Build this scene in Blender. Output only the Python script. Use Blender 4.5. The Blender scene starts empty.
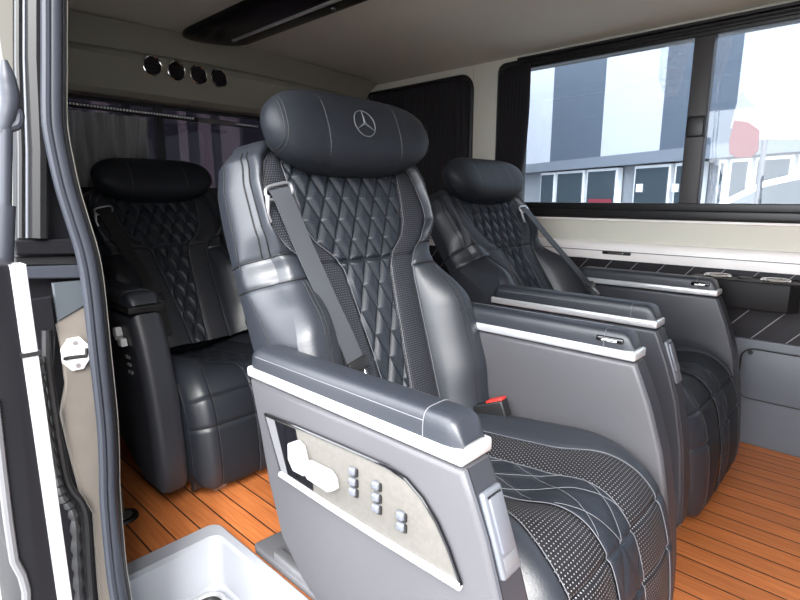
import bpy, bmesh, math, random
from mathutils import Vector, Matrix
random.seed(7)
PI = math.pi
sc = bpy.context.scene
COL = sc.collection

# ------------------------------------------------------------------ camera
F = 525.0; HOR = 103.0; TH = math.atan(HOR / F); YAW = math.radians(43.3); H = .85
cam_d = bpy.data.cameras.new('camera'); cam = bpy.data.objects.new('camera', cam_d); COL.objects.link(cam)
cam.location = (0, 0, H); cam.rotation_euler = (PI/2 - TH, 0, YAW)
cam_d.sensor_width = 36; cam_d.lens = F/800*36; cam_d.clip_start = .01; cam_d.clip_end = 200
sc.camera = cam
def ray(px, py):
    r = px-400; d = py-300; ct, st = math.cos(TH), math.sin(TH)
    fw = F*ct-d*st; up = -F*st-d*ct
    return Vector((-math.sin(YAW)*fw+math.cos(YAW)*r, math.cos(YAW)*fw+math.sin(YAW)*r, up))
def at(px, py, ax, val):
    d = ray(px, py); o = Vector((0, 0, H)); return o+d*((val-o[ax])/d[ax])

# ------------------------------------------------------------------ materials
def mat(name, col, rough=.5, metal=0, bump=None, spec=.5, coat=0, emit=None, col2=None, nscale=20, sheen=0):
    m = bpy.data.materials.new(name); m.use_nodes = True
    nt = m.node_tree; b = nt.nodes['Principled BSDF']
    b.inputs['Base Color'].default_value = (*col, 1); b.inputs['Roughness'].default_value = rough
    b.inputs['Metallic'].default_value = metal; b.inputs['Specular IOR Level'].default_value = spec
    b.inputs['Coat Weight'].default_value = coat; b.inputs['Sheen Weight'].default_value = sheen
    tc = nt.nodes.new('ShaderNodeTexCoord')
    n = nt.nodes.new('ShaderNodeTexNoise'); n.inputs['Scale'].default_value = nscale; n.inputs['Detail'].default_value = 4
    nt.links.new(tc.outputs['Object'], n.inputs['Vector'])
    if col2:
        mx = nt.nodes.new('ShaderNodeMix'); mx.data_type = 'RGBA'
        mx.inputs['A'].default_value = (*col, 1); mx.inputs['B'].default_value = (*col2, 1)
        nt.links.new(n.outputs['Fac'], mx.inputs['Factor']); nt.links.new(mx.outputs['Result'], b.inputs['Base Color'])
    if bump:
        n2 = nt.nodes.new('ShaderNodeTexNoise'); n2.inputs['Scale'].default_value = bump[0]; n2.inputs['Detail'].default_value = 3
        nt.links.new(tc.outputs['Object'], n2.inputs['Vector'])
        bp = nt.nodes.new('ShaderNodeBump'); bp.inputs['Strength'].default_value = bump[1]; bp.inputs['Distance'].default_value = .002
        nt.links.new(n2.outputs['Fac'], bp.inputs['Height']); nt.links.new(bp.outputs['Normal'], b.inputs['Normal'])
    return m
def N(nt, t, **k):
    n = nt.nodes.new(t)
    for a, v in k.items(): setattr(n, a, v)
    return n
def M_(nt, op, a, b=None):
    n = nt.nodes.new('ShaderNodeMath'); n.operation = op
    for i, v in enumerate((a, b)):
        if v is None: continue
        if isinstance(v, (int, float)): n.inputs[i].default_value = v
        else: nt.links.new(v, n.inputs[i])
    return n.outputs[0]
def perf_mat(name, base, dot, pitch=.006, rad=.24, rough=.42):
    m = mat(name, base, rough, spec=.3); nt = m.node_tree; b = nt.nodes['Principled BSDF']
    uv = N(nt, 'ShaderNodeUVMap'); sp = N(nt, 'ShaderNodeSeparateXYZ'); nt.links.new(uv.outputs[0], sp.inputs[0])
    x = M_(nt, 'DIVIDE', sp.outputs[0], pitch); y = M_(nt, 'DIVIDE', sp.outputs[1], pitch)
    row = M_(nt, 'FLOOR', y); sh = M_(nt, 'MULTIPLY', M_(nt, 'MODULO', M_(nt, 'ABSOLUTE', row), 2.0), .5)
    fx = M_(nt, 'SUBTRACT', M_(nt, 'FRACT', M_(nt, 'ADD', x, sh)), .5); fy = M_(nt, 'SUBTRACT', M_(nt, 'FRACT', y), .5)
    r = M_(nt, 'SQRT', M_(nt, 'ADD', M_(nt, 'MULTIPLY', fx, fx), M_(nt, 'MULTIPLY', fy, fy)))
    msk = M_(nt, 'LESS_THAN', r, rad)
    mx = N(nt, 'ShaderNodeMix', data_type='RGBA'); mx.inputs['A'].default_value = (*base, 1); mx.inputs['B'].default_value = (*dot, 1)
    nt.links.new(msk, mx.inputs['Factor']); nt.links.new(mx.outputs['Result'], b.inputs['Base Color'])
    bp = N(nt, 'ShaderNodeBump'); bp.inputs['Strength'].default_value = .5; bp.inputs['Distance'].default_value = .001; bp.invert = True
    nt.links.new(msk, bp.inputs['Height']); nt.links.new(bp.outputs[0], b.inputs['Normal'])
    return m
LEA = (.019, .021, .027)
m_leather = mat('black_leather', (.015, .0175, .0225), .48, bump=(350, .25), spec=.24)
m_leather_soft = mat('black_leather_smooth', (.020, .0235, .031), .42, bump=(300, .15), spec=.66)
m_perf = perf_mat('perforated_leather', (.013, .014, .018), (.075, .08, .095), .0048, .26, rough=.5)
m_perf_c = perf_mat('perforated_cushion_leather', (.012, .012, .014), (.27, .265, .28), .0062, .17, rough=.5)
m_quilt = perf_mat('quilted_leather', (.013, .016, .022), (.036, .042, .052), .0045, .24)
m_stitch = mat('pale_stitching', (.135, .14, .155), .6)
m_dim = mat('dim_stitching', (.06, .062, .07), .6)
m_seam = mat('black_seam', (.006, .006, .007), .6)
m_arm = mat('grey_leatherette', (.077, .076, .083), .42, bump=(400, .15))
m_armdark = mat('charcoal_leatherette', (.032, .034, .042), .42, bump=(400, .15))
m_silver = mat('satin_silver', (.72, .73, .75), .3, metal=.55)
m_latch = mat('grey_latch_metal', (.15, .16, .185), .4, metal=.3)
m_chrome = mat('chrome', (.8, .8, .8), .12, metal=1)
m_black = mat('black_plastic', (.012, .012, .013), .4)
m_gloss = mat('gloss_black', (.006, .006, .008), .12, coat=.5)
m_grey = mat('grey_plastic', (.13, .13, .14), .5)
m_white = mat('white_plastic', (.85, .85, .85), .35)
m_switch = mat('pale_switch_plastic', (.36, .36, .37), .35)
m_plate = mat('stone_look_plate', (.135, .125, .112), .6, col2=(.085, .08, .072), nscale=160)
m_headl = mat('beige_headliner_fabric', (.52, .50, .415), .95, bump=(500, .3), sheen=.2)
m_panel = mat('cream_wall_trim', (.60, .585, .51), .7, bump=(300, .2))
m_ledge = mat('white_ledge', (.9, .86, .84), .35)
m_lower = mat('blue_grey_panel', (.115, .125, .145), .5)
m_curtain = mat('black_curtain_fabric', (.013, .011, .014), .9)
m_sheer = mat('grey_sheer_fabric', (.30, .30, .31), .8)
m_belt = mat('grey_belt_webbing', (.05, .054, .062), .6, bump=(900, .4))
m_red = mat('red_plastic', (.62, .04, .03), .35)
m_rubber = mat('grey_rubber', (.034, .038, .05), .42, spec=.4)
m_body = mat('dark_body_paint', (.008, .008, .010), .45, spec=.15)
m_jamb = mat('beige_jamb_cover', (.165, .145, .125), .7, col2=(.125, .11, .095), nscale=30)
m_arch = mat('taupe_arch_cover', (.14, .135, .12), .8)
m_tub = mat('pale_blue_white_plastic', (.40, .415, .455), .3, bump=(20, .05))
m_steel = mat('brushed_steel', (.5, .5, .52), .35, metal=.8)
def floor_mat():
    m = mat('teak_deck_boards', (.6, .2, .05), .38); nt = m.node_tree; b = nt.nodes['Principled BSDF']
    g = N(nt, 'ShaderNodeNewGeometry'); sp = N(nt, 'ShaderNodeSeparateXYZ'); nt.links.new(g.outputs['Position'], sp.inputs[0])
    y = M_(nt, 'DIVIDE', M_(nt, 'SUBTRACT', sp.outputs[1], .4748), .0624)
    fy = M_(nt, 'ABSOLUTE', M_(nt, 'SUBTRACT', M_(nt, 'FRACT', M_(nt, 'ADD', y, .5)), .5))
    ln = M_(nt, 'LESS_THAN', fy, .032)
    mp = N(nt, 'ShaderNodeMapping'); mp.inputs['Scale'].default_value = (2.5, 40, 1); nt.links.new(g.outputs['Position'], mp.inputs[0])
    n = N(nt, 'ShaderNodeTexNoise'); n.inputs['Scale'].default_value = 3; n.inputs['Detail'].default_value = 5; nt.links.new(mp.outputs[0], n.inputs['Vector'])
    cr = N(nt, 'ShaderNodeValToRGB'); cr.color_ramp.elements[0].position = .3; cr.color_ramp.elements[1].position = .7
    cr.color_ramp.elements[0].color = (.47, .135, .038, 1); cr.color_ramp.elements[1].color = (.66, .225, .07, 1)
    nt.links.new(n.outputs['Fac'], cr.inputs[0])
    wn = N(nt, 'ShaderNodeTexWhiteNoise', noise_dimensions='1D'); nt.links.new(M_(nt, 'FLOOR', y), wn.inputs['W'])
    hs = N(nt, 'ShaderNodeHueSaturation'); nt.links.new(cr.outputs[0], hs.inputs['Color'])
    nt.links.new(M_(nt, 'ADD', M_(nt, 'MULTIPLY', wn.outputs[0], .2), .9), hs.inputs['Value'])
    mx = N(nt, 'ShaderNodeMix', data_type='RGBA'); nt.links.new(hs.outputs[0], mx.inputs['A']); mx.inputs['B'].default_value = (.03, .014, .01, 1)
    nt.links.new(ln, mx.inputs['Factor']); nt.links.new(mx.outputs['Result'], b.inputs['Base Color'])
    bp = N(nt, 'ShaderNodeBump'); bp.invert = True; bp.inputs['Distance'].default_value = .002; bp.inputs['Strength'].default_value = .6
    nt.links.new(ln, bp.inputs['Height']); nt.links.new(bp.outputs[0], b.inputs['Normal'])
    return m
m_floor = floor_mat()
def glass_mat(name, tint, gloss=.08):
    m = bpy.data.materials.new(name); m.use_nodes = True; nt = m.node_tree; nt.nodes.clear()
    o = N(nt, 'ShaderNodeOutputMaterial'); t = N(nt, 'ShaderNodeBsdfTransparent'); t.inputs[0].default_value = (*tint, 1)
    g = N(nt, 'ShaderNodeBsdfGlossy'); g.inputs['Roughness'].default_value = .02
    mx = N(nt, 'ShaderNodeMixShader'); mx.inputs[0].default_value = gloss
    nt.links.new(t.outputs[0], mx.inputs[1]); nt.links.new(g.outputs[0], mx.inputs[2]); nt.links.new(mx.outputs[0], o.inputs[0])
    return m
m_glass = glass_mat('window_glass', (.62, .66, .70), .04)
m_tint = glass_mat('tinted_rear_glass', (.15, .13, .15), .03)
def film_mat():
    m = bpy.data.materials.new('clear_film'); m.use_nodes = True; nt = m.node_tree; nt.nodes.clear()
    o = N(nt, 'ShaderNodeOutputMaterial'); t = N(nt, 'ShaderNodeBsdfTransparent'); t.inputs[0].default_value = (.9, .92, .95, 1)
    g = N(nt, 'ShaderNodeBsdfPrincipled'); g.inputs['Base Color'].default_value = (.85, .88, .92, 1); g.inputs['Roughness'].default_value = .15
    mx = N(nt, 'ShaderNodeMixShader'); mx.inputs[0].default_value = .2
    nt.links.new(t.outputs[0], mx.inputs[1]); nt.links.new(g.outputs[0], mx.inputs[2]); nt.links.new(mx.outputs[0], o.inputs[0])
    return m
m_film = film_mat()
def quiltwall_mat():
    m = mat('black_stitched_wall_leather', (.03, .029, .034), .5); nt = m.node_tree; b = nt.nodes['Principled BSDF']
    g = N(nt, 'ShaderNodeNewGeometry'); sp = N(nt, 'ShaderNodeSeparateXYZ'); nt.links.new(g.outputs['Position'], sp.inputs[0])
    v = M_(nt, 'DIVIDE', M_(nt, 'SUBTRACT', sp.outputs[0], M_(nt, 'MULTIPLY', sp.outputs[2], .85)), .098)
    f = M_(nt, 'ABSOLUTE', M_(nt, 'SUBTRACT', M_(nt, 'FRACT', v), .5))
    ln = M_(nt, 'LESS_THAN', f, .022)
    mx = N(nt, 'ShaderNodeMix', data_type='RGBA'); mx.inputs['A'].default_value = (.02, .019, .023, 1); mx.inputs['B'].default_value = (.22, .21, .22, 1)
    nt.links.new(ln, mx.inputs['Factor']); nt.links.new(mx.outputs['Result'], b.inputs['Base Color'])
    bp = N(nt, 'ShaderNodeBump'); bp.inputs['Distance'].default_value = .006; nt.links.new(f, bp.inputs['Height']); nt.links.new(bp.outputs[0], b.inputs['Normal']); bp.invert = True
    return m
m_qwall = quiltwall_mat(); m_qwall.node_tree.nodes['Principled BSDF'].inputs['Specular IOR Level'].default_value = .25

# ------------------------------------------------------------------ mesh helpers
class MB:
    def __init__(s): s.v = []; s.f = []; s.uv = {}
    def add(s, vs, fs, uvs=None):
        o = len(s.v); s.v += [tuple(p) for p in vs]; s.f += [tuple(i+o for i in f) for f in fs]
        if uvs:
            for i, u in enumerate(uvs): s.uv[o+i] = u
        return s
    def grid(s, P, nu, nv, closeu=False, uv=None):
        vs = [P(i, j) for j in range(nv) for i in range(nu)]; fs = []
        for j in range(nv-1):
            for i in range(nu if closeu else nu-1):
                a = j*nu+i; b = j*nu+(i+1) % nu; fs.append((a, b, b+nu, a+nu))
        uvs = [uv(i, j) for j in range(nv) for i in range(nu)] if uv else None
        return s.add(vs, fs, uvs)
    def tube(s, pts, r, n=8, cap=True, closed=False):
        pts = [Vector(p) for p in pts]; m = len(pts); rings = []; prev = None
        for i, p in enumerate(pts):
            a = pts[(i-1) % m] if (closed or i > 0) else p; b = pts[(i+1) % m] if (closed or i < m-1) else p
            t = (b-a).normalized()
            if prev is None:
                up = Vector((0, 0, 1)) if abs(t.z) < .9 else Vector((1, 0, 0)); x = t.cross(up).normalized()
            else: x = (prev-t*prev.dot(t)).normalized()
            prev = x; y = t.cross(x); rr = r[i] if isinstance(r, (list, tuple)) else r
            rings.append([p+x*math.cos(2*PI*k/n)*rr+y*math.sin(2*PI*k/n)*rr for k in range(n)])
        vs = [q for R in rings for q in R]; fs = []
        for i in range(m if closed else m-1):
            for k in range(n):
                a = i*n+k; b = i*n+(k+1) % n; j = ((i+1) % m)*n; fs.append((a, b, j+(k+1) % n, j+k))
        if cap and not closed: fs.append(tuple(range(n))[::-1]); fs.append(tuple((m-1)*n+k for k in range(n)))
        return s.add(vs, fs)
    def bm(s, B):
        bmesh.ops.recalc_face_normals(B, faces=B.faces)
        B.verts.index_update(); s.add([v.co.copy() for v in B.verts], [[v.index for v in f.verts] for f in B.faces]); B.free(); return s
    def box(s, x0, x1, y0, y1, z0, z1, r=0, seg=3):
        B = bmesh.new(); bmesh.ops.create_cube(B, size=1)
        for v in B.verts: v.co = Vector(((x0+x1)/2+v.co.x*(x1-x0), (y0+y1)/2+v.co.y*(y1-y0), (z0+z1)/2+v.co.z*(z1-z0)))
        if r: bmesh.ops.bevel(B, geom=list(B.edges), offset=r, segments=seg, affect='EDGES', profile=.5)
        return s.bm(B)
    def prism(s, pts, axis, a, b, r=0, seg=3):
        # pts 2D outline, extruded along axis from a to b
        def mk(p, d):
            return {0: (d, p[0], p[1]), 1: (p[0], d, p[1]), 2: (p[0], p[1], d)}[axis]
        B = bmesh.new(); A = [B.verts.new(mk(p, a)) for p in pts]; C = [B.verts.new(mk(p, b)) for p in pts]
        n = len(pts); B.faces.new(A); B.faces.new(C[::-1])
        for i in range(n): B.faces.new((A[i], C[i], C[(i+1) % n], A[(i+1) % n]))
        bmesh.ops.recalc_face_normals(B, faces=B.faces)
        if r:
            caps = set(A) | set(C)
            es = [e for e in B.edges if (e.verts[0] in A) == (e.verts[1] in A) and abs(e.calc_face_angle(0)) > .5 and
                  ((e.verts[0] in A and e.verts[1] in A) or (e.verts[0] in C and e.verts[1] in C))]
            bmesh.ops.bevel(B, geom=es, offset=r, segments=seg, affect='EDGES', profile=.5)
        return s.bm(B)
    def disc(s, c, nrm, r, th, n=32, r2=None):
        # a short (optionally tapered) cylinder
        nrm = Vector(nrm).normalized(); c = Vector(c); up = Vector((0, 0, 1)) if abs(nrm.z) < .9 else Vector((1, 0, 0))
        x = nrm.cross(up).normalized(); y = nrm.cross(x); r2 = r if r2 is None else r2
        vs = [c+(x*math.cos(2*PI*k/n)+y*math.sin(2*PI*k/n))*r for k in range(n)]+[c+nrm*th+(x*math.cos(2*PI*k/n)+y*math.sin(2*PI*k/n))*r2 for k in range(n)]
        fs = [tuple(range(n))[::-1], tuple(range(n, 2*n))]+[(k, (k+1) % n, n+(k+1) % n, n+k) for k in range(n)]
        return s.add(vs, fs)
    def ring(s, c, nrm, r, tr, n=40):
        nrm = Vector(nrm).normalized(); up = Vector((0, 0, 1)) if abs(nrm.z) < .9 else Vector((1, 0, 0))
        x = nrm.cross(up).normalized(); y = nrm.cross(x); c = Vector(c)
        return s.tube([c+(x*math.cos(2*PI*k/n)+y*math.sin(2*PI*k/n))*r for k in range(n)], tr, 8, closed=True)
    def xf(s, M):
        s.v = [tuple(M @ Vector(p)) for p in s.v]; return s
    def build(s, name, m, parent=None, origin=None, angle=35, **props):
        me = bpy.data.meshes.new(name)
        o0 = Vector(origin) if origin is not None else Vector((0, 0, 0))
        if origin is None and parent is None and s.v:
            lo = [min(p[k] for p in s.v) for k in range(3)]; hi = [max(p[k] for p in s.v) for k in range(3)]
            o0 = Vector(((lo[0]+hi[0])/2, (lo[1]+hi[1])/2, lo[2]))
        if parent is not None and origin is None: o0 = parent_origin(parent)
        me.from_pydata([tuple(Vector(p)-o0) for p in s.v], [], s.f); me.validate()
        if s.uv:
            ul = me.uv_layers.new(name='UVMap')
            for l in me.loops: ul.data[l.index].uv = s.uv.get(l.vertex_index, (0, 0))
        me.polygons.foreach_set('use_smooth', [True]*len(me.polygons)); me.set_sharp_from_angle(angle=math.radians(angle)); me.update()
        me.materials.append(m); o = bpy.data.objects.new(name, me); COL.objects.link(o)
        if parent is not None: o.parent = parent
        else: o.location = o0
        ORG[o.name] = o0
        for k, v in props.items(): o[k] = v
        return o
ORG = {}
def parent_origin(p): return ORG[p.name]
def thing(name, label, cat, loc, group=None, kind=None):
    o = bpy.data.objects.new(name, None); COL.objects.link(o); o.location = loc; o.empty_display_size = .05
    ORG[o.name] = Vector(loc)
    if kind: o['kind'] = kind
    else: o['label'] = label; o['category'] = cat
    if group: o['group'] = group
    return o
def tag(o, label, cat, group=None):
    o['label'] = label; o['category'] = cat
    if group: o['group'] = group
    return o
def struct(o): o['kind'] = 'structure'; return o
def lerpt(tab, t):
    if t <= tab[0][0]: return tab[0][1]
    for (a, b), (c, d) in zip(tab, tab[1:]):
        if t <= c:
            k = (t-a)/(c-a); k = k*k*(3-2*k)*.35+k*.65; return b+(d-b)*k
    return tab[-1][1]
def sm(x): x = max(0, min(1, x)); return x*x*(3-2*x)
def crom(pts, n):
    pts = [Vector(p) for p in pts]; out = []
    P = [pts[0]*2-pts[1]]+pts+[pts[-1]*2-pts[-2]]
    for i in range(1, len(P)-2):
        for k in range(n):
            t = k/n; a, b, c, d = P[i-1:i+3]
            out.append(.5*((2*b)+(c-a)*t+(2*a-5*b+4*c-d)*t*t+(3*b-a-3*c+d)*t**3))
    out.append(pts[-1]); return out

# ------------------------------------------------------------------ seat
ARM = [(-.775, .546), (-.322, .546), (-.306, .51), (-.29, .472), (-.262, .385), (-.242, .28), (-.231, .172), (-.228, .09), (-.24, .065), (-.34, .065), (-.42, .10),
       (-.52, .16), (-.607, .207), (-.645, .226), (-.70, .28), (-.733, .37), (-.752, .457)]
def seat(loc, labels, rec=19.5, belt=-1, outer=None, panel=False, logo=False, ax=0., az=0., czo=-.024, rear=False, cushdot=True, group=None, far_y=(.247, .305)):
    C = loc[1]; X0 = loc[0]
    root = thing('captain_seat', labels[0], 'seat', (X0-.5, C, 0), group)
    def W(x, y, z): return Vector((X0+x, C+y, z))
    def T(mb): return mb.xf(Matrix.Translation((X0, C, 0)))
    P_arm = outer or m_arm
    a = math.radians(rec); dv = Vector((-math.sin(a), 0, math.cos(a))); nv = Vector((math.cos(a), 0, math.sin(a))); A = Vector((-.70+ax, 0, .42+az))
    def B(s, t, off): return W(0, 0, 0)+A+dv*t+nv*off+Vector((0, s, 0))
    # ---- backrest
    wt = [(-.08, .245), (0, .25), (.1, .257), (.18, .248), (.24, .232), (.285, .217), (.32, .213), (.35, .220), (.40, .231), (.48, .233), (.53, .224), (.57, .195), (.595, .145)]
    wb = [(-.08, .244), (.0, .246), (.25, .252), (.4, .254), (.48, .254), (.53, .244), (.57, .205), (.595, .15)]
    pt = [(-.08, .112), (0, .115), (.15, .124), (.26, .130), (.30, .136), (.325, .150), (.36, .190), (.40, .218), (.43, .220), (.48, .210), (.52, .195), (.57, .145), (.595, .09)]
    qt = [(-.08, .028), (0, .032), (.1, .042), (.19, .052), (.26, .060), (.30, .066), (.325, .078), (.37, .125), (.40, .140), (.46, .150), (.52, .155), (.57, .115), (.595, .07)]
    def topfall(t): return -.075*max(0, (t-.50)/.095)**2.2
    def bol(t): return .062*sm((.325-t)/.14)*(1-.25*sm((.05-t)/.1)) + .014*sm((t-.34)/.05)
    T0, T1 = -.06, .595
    NV = 180
    def tv(j, n=NV): return T0+(T1-T0)*j/(n-1)
    def seamdip(t): return -.004*math.exp(-((t-.345)/.004)**2)-.004*math.exp(-((t-.295)/.004)**2)
    def bolst(k, t, sg):
        # k 0..1 from perforated edge to the outer seam
        p, w = lerpt(pt, t), lerpt(wt, t)
        s = p+(w-p)*k; e = bol(t)
        o = .002+e*math.sin(min(1, k*1.15)*PI/2)**.8-.02*max(0, k-.75)**2*16*.6
        o += .010*math.sin(PI*k)
        if k > .02: o += seamdip(t)
        return B(sg*s, t, o+topfall(t)-.008*math.exp(-(k/.06)**2))
    def side(k, t, sg):
        # k 0..1 wraps from the outer seam to the middle of the back
        w = lerpt(wt, t); f = bolst(1, t, sg)
        e = bol(t)-.02*.0625*16*.6+.002+topfall(t)
        d = -.120+.02*sm((t-.4)/.2)
        if k < .55:
            q = k/.55; wbb = lerpt(wb, t); s = w+(wbb-w)*math.sin(min(1, q*1.6)*PI/2)+.006*math.sin(PI*q); o = e+(d+.03-e)*q
        else:
            q = (k-.55)/.45; ang = min(1, q*3)*PI/2; s = lerpt(wb, t)*(1-q); o = d+.03-.03*math.sin(ang)
        o += (seamdip(t)*.5 if .02 < k < .55 else 0)
        if .02 < k < .5: s += seamdip(t)*.6
        return B(sg*s, t, o)
    shell = MB()
    for sg in (-1, 1):
        shell.grid(lambda i, j: side(i/26, tv(j), sg), 27, NV, uv=lambda i, j: (i*.01, tv(j)))
    back = shell.build('back_shell', m_leather_soft, root, label='smooth leather side and back of the backrest')
    for sg in (-1, 1):
        MB().grid(lambda i, j: bolst(i/22, tv(j), sg), 23, NV, uv=lambda i, j: (i*.01, tv(j))).build('bolster', m_leather_soft, root)
        MB().grid(lambda i, j: B(sg*(lerpt(qt, tv(j))+(lerpt(pt, tv(j))-lerpt(qt, tv(j)))*i/12), tv(j),
                  .003+.006*math.sin(PI*i/12)-(.004 if i in (0, 12) else 0)+topfall(tv(j))+(-.005*math.exp(-((tv(j)-.32)/.004)**2))), 13, NV,
                  uv=lambda i, j: (sg*(lerpt(qt, tv(j))+(lerpt(pt, tv(j))-lerpt(qt, tv(j)))*i/12)+1, tv(j)+1)).build('perforated_panel', m_perf, root)
    def qpos(i, j, n, nv):
        t = T0+(T1-T0)*j/(nv-1); q = lerpt(qt, t); s = -q+2*q*i/(n-1); return s, t
    def qoff(s, t):
        if t > .32: u, v = s/.046, (t-.32)/.088
        else: u, v = s/(.046), (t-.32)/.105
        g = min(abs(math.sin(PI*(u+v)/1)), abs(math.sin(PI*(u-v)/1)))
        edge = min(1, (lerpt(qt, t)-abs(s))/.008)
        h = .0105*min(1, g*1.25)**.6*(.3+.7*edge)
        return h*(1-math.exp(-((t-.32)/.004)**2))-.002+topfall(t)
    n, nv_ = 131, 300
    def qp(i, j):
        s, t = qpos(i, j, n, nv_); return B(s, t, qoff(s, t))
    MB().grid(qp, n, nv_, uv=lambda i, j: (qpos(i, j, n, nv_)[0]+1, qpos(i, j, n, nv_)[1]+1)).build('quilted_panel', m_quilt, root, angle=180)
    def one(nm, m, pts, r, par=None, closed=False, **k): return MB().tube(pts, r, 6, closed=closed).build(nm, m, par or root, **k)
    PL = dict(label='pale stitching')
    for sg in (-1, 1):
        one('piping', m_stitch, [B(sg*(lerpt(pt, t)-.001), t, .0055+topfall(t)) for t in [T0+(T1-T0)*k/90 for k in range(84)]], .0008, **PL)
        one('piping', m_stitch, [B(sg*(lerpt(qt, t)+.001), t, .0048+topfall(t)) for t in [T0+(T1-T0)*k/90 for k in range(84)]], .0007, **PL)
    for sg in (-1, 1):
        for k in (.0, .06):
            one('seam', m_seam, [side(k, t, sg)+nv*.001+Vector((0, sg*.001, 0)) for t in [.345+.20*q/40 for q in range(41)]], .0013)
        for k in (.50, .60):
            one('seam', m_seam, [bolst(k, t, sg)+nv*.0007 for t in [-.05+.34*q/40 for q in range(41)]], .0012)
        one('seam', m_seam, [side(.30, t, sg)+Vector((0, sg*.0005, 0)) for t in [.33+.22*q/40 for q in range(41)]], .0012)
        one('seam', m_seam, [side(.30-.12*q/40, .28-.30*q/40, sg)+Vector((0, sg*.0005, 0)) for q in range(41)], .0012)
        for tt in (.345, .295):
            one('seam', m_seam, [side(k/20*.55, tt, sg)+Vector((0, sg*.0015, 0)) for k in range(21)], .0016)
            one('seam', m_seam, [bolst(k/20, tt, sg)+nv*.002 for k in range(1, 21)], .0016)
    # ---- headrest
    hw = .216
    def hr(s, ang, gr=0):
        k = abs(s)/hw; sh = (max(0, 1-k**4.2))**.5
        hh = .083*sh*(1-.14*k*k); hd = .058*(max(0, 1-k**5))**.5*(1-.1*k)
        c, sn = math.cos(ang), math.sin(ang); ee = .8
        ox = hd*math.copysign(abs(c)**ee, c); oz = hh*math.copysign(abs(sn)**ee, sn)
        g = 1-.02*math.exp(-((abs(s)-.098)/.0035)**2)
        return B(s+.008, .576+oz*g, .028+ox*g+.026*k*k)
    ns = 91
    def ss(j): return hw*math.sin(PI*(j/(ns-1)-.5))
    hd_ = MB().grid(lambda i, j: hr(ss(j), 2*PI*i/48), 48, ns, closeu=True).build('headrest', m_leather, root, angle=180)
    for s0 in (-.098, .098): one('piping', m_stitch, [hr(s0, 2*PI*i/60) for i in range(60)], .0009, hd_, True, **PL)
    for sg in (-1, 1):
        for g0 in (0, .006):
            one('seam', m_seam, [hr(sg*(hw-.022-g0), 2*PI*i/60) for i in range(60)], .0010, hd_, True)
    if logo:
        lg = MB(); c = hr(0.0, .02); R = .0275
        def LP(u, v): 
            return B(u+.008, .576+v, .028+.058*max(0, 1-(abs(v)/.083)**2.5)**.4+.0012)
        lg.tube([LP(R*math.sin(2*PI*k/48), .004+R*math.cos(2*PI*k/48)) for k in range(48)], .0012, 6, closed=True)
        for k in range(3):
            an = 2*PI*k/3; pk = [LP(R*math.sin(an)*q/6, .004+R*math.cos(an)*q/6) for q in range(7)]
            lg.tube(pk, [.0024-.0017*q/6 for q in range(7)], 6)
        lg.build('star_emblem', mat('embossed_emblem_thread', (.10, .105, .115), .5), hd_)
    for s0 in (-.06, .06): MB().tube([B(s0, .50, -.05), B(s0, .60, .0)], .006, 10).build('headrest_post', m_chrome, root)
    # ---- cushion
    prof = crom([Vector((x, 0, z+czo*min(1, z/.1-.0 if z < .1 else 1))) for x, z in [(-.74, .385), (-.66, .395), (-.56, .405), (-.46, .417), (-.39, .424), (-.33, .419), (-.28, .395), (-.245, .355), (-.225, .30), (-.213, .23), (-.208, .15), (-.215, .09), (-.235, .068)]], 10)
    NP = len(prof); L = [0]
    for i in range(1, NP): L.append(L[-1]+(prof[i]-prof[i-1]).length)
    CW = .242
    def pn(j):
        d = (prof[min(NP-1, j+1)]-prof[max(0, j-1)]).normalized(); return Vector((-d.z, 0, d.x))*1.0
    jj = lambda x, z: L[min(range(NP), key=lambda j: (prof[j].x-x)**2+(prof[j].z-czo-z)**2)]
    seams = [jj(-.247, .352), jj(-.222, .275)]
    def cpos(s, j, extra=0):
        k = abs(s)/CW; nrm = pn(j); x_ = prof[j].x; rr_ = sm((-.27-x_)/.14); o = -(.034-.016*rr_)*sm((k-.66)/.34)**1.5-.05*max(0, k-.9)**2*60-.036*rr_*(1-sm((k-.15)/.55))
        for q in seams: o -= .005*math.exp(-((L[j]-q)/.004)**2)
        o += extra
        return W(0, 0, 0)+prof[j]+nrm*o*1.0+Vector((0, s, 0))
    def cb(j, w): # region half widths along the path
        f = L[j]/L[-1]; x_ = prof[j].x; return (.058-.012*sm((x_+.45)/.2)) if w == 'q' else (.118+.047*sm((x_+.43)/.18))
    for sg in (-1, 1):
        MB().grid(lambda i, j: cpos(sg*(cb(j, 'p')+(CW-cb(j, 'p'))*i/16), j, .008*math.sin(PI*min(1, i/10*.5+.0))**1*(1 if i < 20 else 0)-(.003 if i == 0 else 0)), 17, NP).build('cushion_bolster', m_leather_soft, root)
        MB().grid(lambda i, j: cpos(sg*(cb(j, 'q')+(cb(j, 'p')-cb(j, 'q'))*i/14), j, .005*math.sin(PI*i/14)-.002), 15, NP,
                  uv=lambda i, j: (sg*(cb(j, 'q')+(cb(j, 'p')-cb(j, 'q'))*i/14)+1, L[j])).build('perforated_cushion_panel', m_perf_c if cushdot else m_leather, root)
    # dense resample for the quilted centre
    def dense(v):
        x = v*(NP-1); j = min(NP-2, int(x)); return j, x-j
    def cq(i, j):
        v = j/219; jj, fr = dense(v); q = cb(jj, 'q')*(1-fr)+cb(jj+1, 'q')*fr; s = -q+2*q*i/60
        l = L[jj]*(1-fr)+L[jj+1]*fr
        u = s/.06; w = l/.13; g = min(abs(math.sin(PI*(u+w))), abs(math.sin(PI*(u-w))))
        e = .0035*min(1, g*1.3)**.6*min(1, (q-abs(s))/.006+.2)
        return cpos(s, jj, e)*(1-fr)+cpos(s, jj+1, e)*fr
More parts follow.
